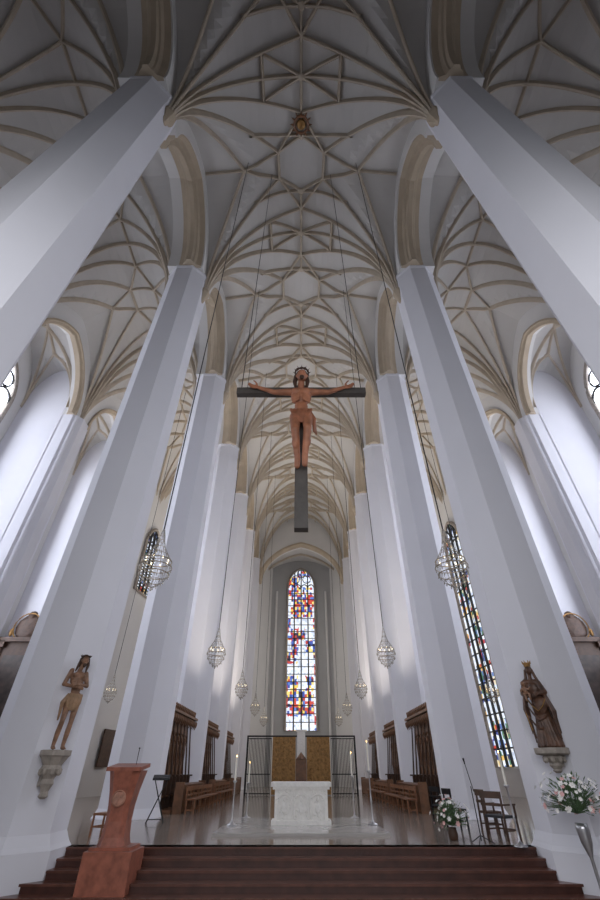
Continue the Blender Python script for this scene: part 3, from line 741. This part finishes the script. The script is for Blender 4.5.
wooden_chair('chair', 'black chair beside the microphone stand on the right', (4.6, 16.2, 0), PI/2+.2, wm='black')
t = thing('music_stand', 'black folding stand with crossed legs before the third left pier', 'stand', (-4.85, 18.2, 0), .2)
MB().cyl((-.28, -.1, 0), (.22, -.02, 1.15), .014).cyl((.28, -.1, 0), (-.22, -.02, 1.15), .014).cyl((-.28, .25, 0), (.22, .02, 1.15), .014).cyl((.28, .25, 0), (-.22, .02, 1.15), .014).cyl((-.25, -.1, .1), (.25, -.1, .1), .012).build('leg', 'black', t)
MB().box((0, 0, 1.18), (.56, .36, .03), rx=.35).box((0, -.18, 1.14), (.56, .03, .06)).build('book_rest', 'black', t)
t = thing('microphone_stand', 'thin black microphone stand at the top of the steps, right', 'microphone stand', (4.25, 13.25, 0))
b = MB().cyl((0, 0, .05), (0, 0, 1.05), .012)
for k in range(3): a = k*2*PI/3; b.cyl((0, 0, .15), (.3*math.cos(a), .3*math.sin(a), .01), .01)
b.build('tripod', 'black', t)
MB().cyl((.05, 0, .95), (-.12, -.25, 1.5), .009).build('boom', 'black', t)
MB().cone((-.12, -.25, 1.49), .014, (-.15, -.30, 1.6), .024).build('microphone', 'black', t)

# ------------------------------------------------------------------ flowers
def flowers(name, label, loc, R, zc, vase, n, seed, squash=.8):
    rnd = random.Random(seed)
    t = thing(name, label, 'flowers', loc)
    MB().lathe(vase[0], n=18).build('vase', vase[1], t, True)
    b = MB()
    def pnt(r):
        a = rnd.uniform(0, 2*PI); e = math.asin(rnd.uniform(-.6, 1)); return Vector((r*math.cos(a)*math.cos(e), r*math.sin(a)*math.cos(e), zc+r*squash*math.sin(e)))
    for i in range(360):
        p = pnt(R*rnd.uniform(.45, 1.12)); base = Vector((0, 0, zc-R*.4)); d = (p-base).normalized(); sd = d.cross(Vector((0, 0, 1))).normalized()*R*.045
        q = p-d*R*.24; b.quad(q, (p+q)/2+sd, p+Vector((0, 0, -.02)), (p+q)/2-sd)
        if i % 3 == 0: b.tube([base, base.lerp(p, .5)+Vector((0, 0, .03)), q], .005, 4)
    fo = b.build('foliage', 'leaf', t); fo['kind'] = 'stuff'
    for k, mt in ((0, 'petalw'), (1, 'petalp')):
        fb = MB()
        for j in range(6):
            a = j*PI/3; v = Vector((math.cos(a), math.sin(a), .5)); w = Vector((-math.sin(a), math.cos(a), 0))
            fb.quad((0, 0, 0), v*.035+w*.02, v*.06+Vector((0, 0, -.01)), v*.035-w*.02)
        fb.ell((0, 0, .02), .014, sub=1)
        src = fb.build('blossom', mt, t)
        for i in range(n if k == 0 else n//3):
            p = pnt(R*rnd.uniform(.7, 1.15)); o = src if i == 0 else src.copy()
            if i: C.objects.link(o); o.parent = t
            o.location = p; d = (p-Vector((0, 0, zc-R*.3))); o.rotation_euler = d.to_track_quat('Z', 'Y').to_euler(); sv = rnd.uniform(.5, 1.15); o.scale = (sv, sv, sv)
flowers('flower_arrangement', 'low bouquet of white and pink flowers on the choir floor', (3.78, 13.9, 0), .45, .45, ([(.09, 0), (.11, .03), (.12, .12), (.10, .2), (.11, .24)], 'wood_d'), 46, 2)
flowers('flower_arrangement', 'large bouquet on a tall silver stand by the Madonna pier', (5.5, 10.85, -.70), .60, 1.62, ([(.17, 0), (.17, .03), (.05, .08), (.03, .3), (.03, .75), (.05, .8), (.10, .95), (.12, 1.16), (.11, 1.24)], 'silver'), 72, 7, .72)

# ------------------------------------------------------------------ light
w = bpy.data.worlds.new('World'); bpy.context.scene.world = w; w.use_nodes = True
w.node_tree.nodes['Background'].inputs[0].default_value = (.86, .89, 1.0, 1); w.node_tree.nodes['Background'].inputs[1].default_value = .07
def area(name, loc, rot, sx, sy, e, col, spread=PI):
    l = bpy.data.lights.new(name, 'AREA'); l.shape = 'RECTANGLE'; l.size = sx; l.size_y = sy; l.energy = e; l.color = col; l.spread = spread
    o = bpy.data.objects.new(name, l); C.objects.link(o); o.location = loc; o.rotation_euler = rot; return o
area('rear_fill_light', (0, -3.2, 6), (PI/2-.32, 0, 0), 14, 7, 1000, (.95, .96, 1))  # added fill lamp behind the camera, not an actual window
for s in (-1, 1):
    for k, y in enumerate(((CY[2]+CY[3])/2, (CY[3]+CY[4])/2, (CY[4]+CY[5])/2)):
        area('stall_fill_light', (s*5.5, y, 4.3), (PI, s*.22, 0), .6, 4.0, (170, 220, 260)[k], (1, .90, .78), 1.3)  # warm fill added above the stalls to lift the choir vault, no known fixture

# ------------------------------------------------------------------ camera
cd = bpy.data.cameras.new('Camera'); cam = bpy.data.objects.new('Camera', cd); C.objects.link(cam)
cam.location = (0, 0, 1.33); cam.rotation_euler = (PI/2+math.radians(38.28), 0, 0)
cd.sensor_fit = 'VERTICAL'; cd.sensor_height = 36; cd.sensor_width = 24; cd.lens = 16.32; cd.shift_x = -.0013; cd.clip_start = .05; cd.clip_end = 300
bpy.context.scene.camera = cam
bpy.context.scene.view_settings.view_transform = 'Standard'
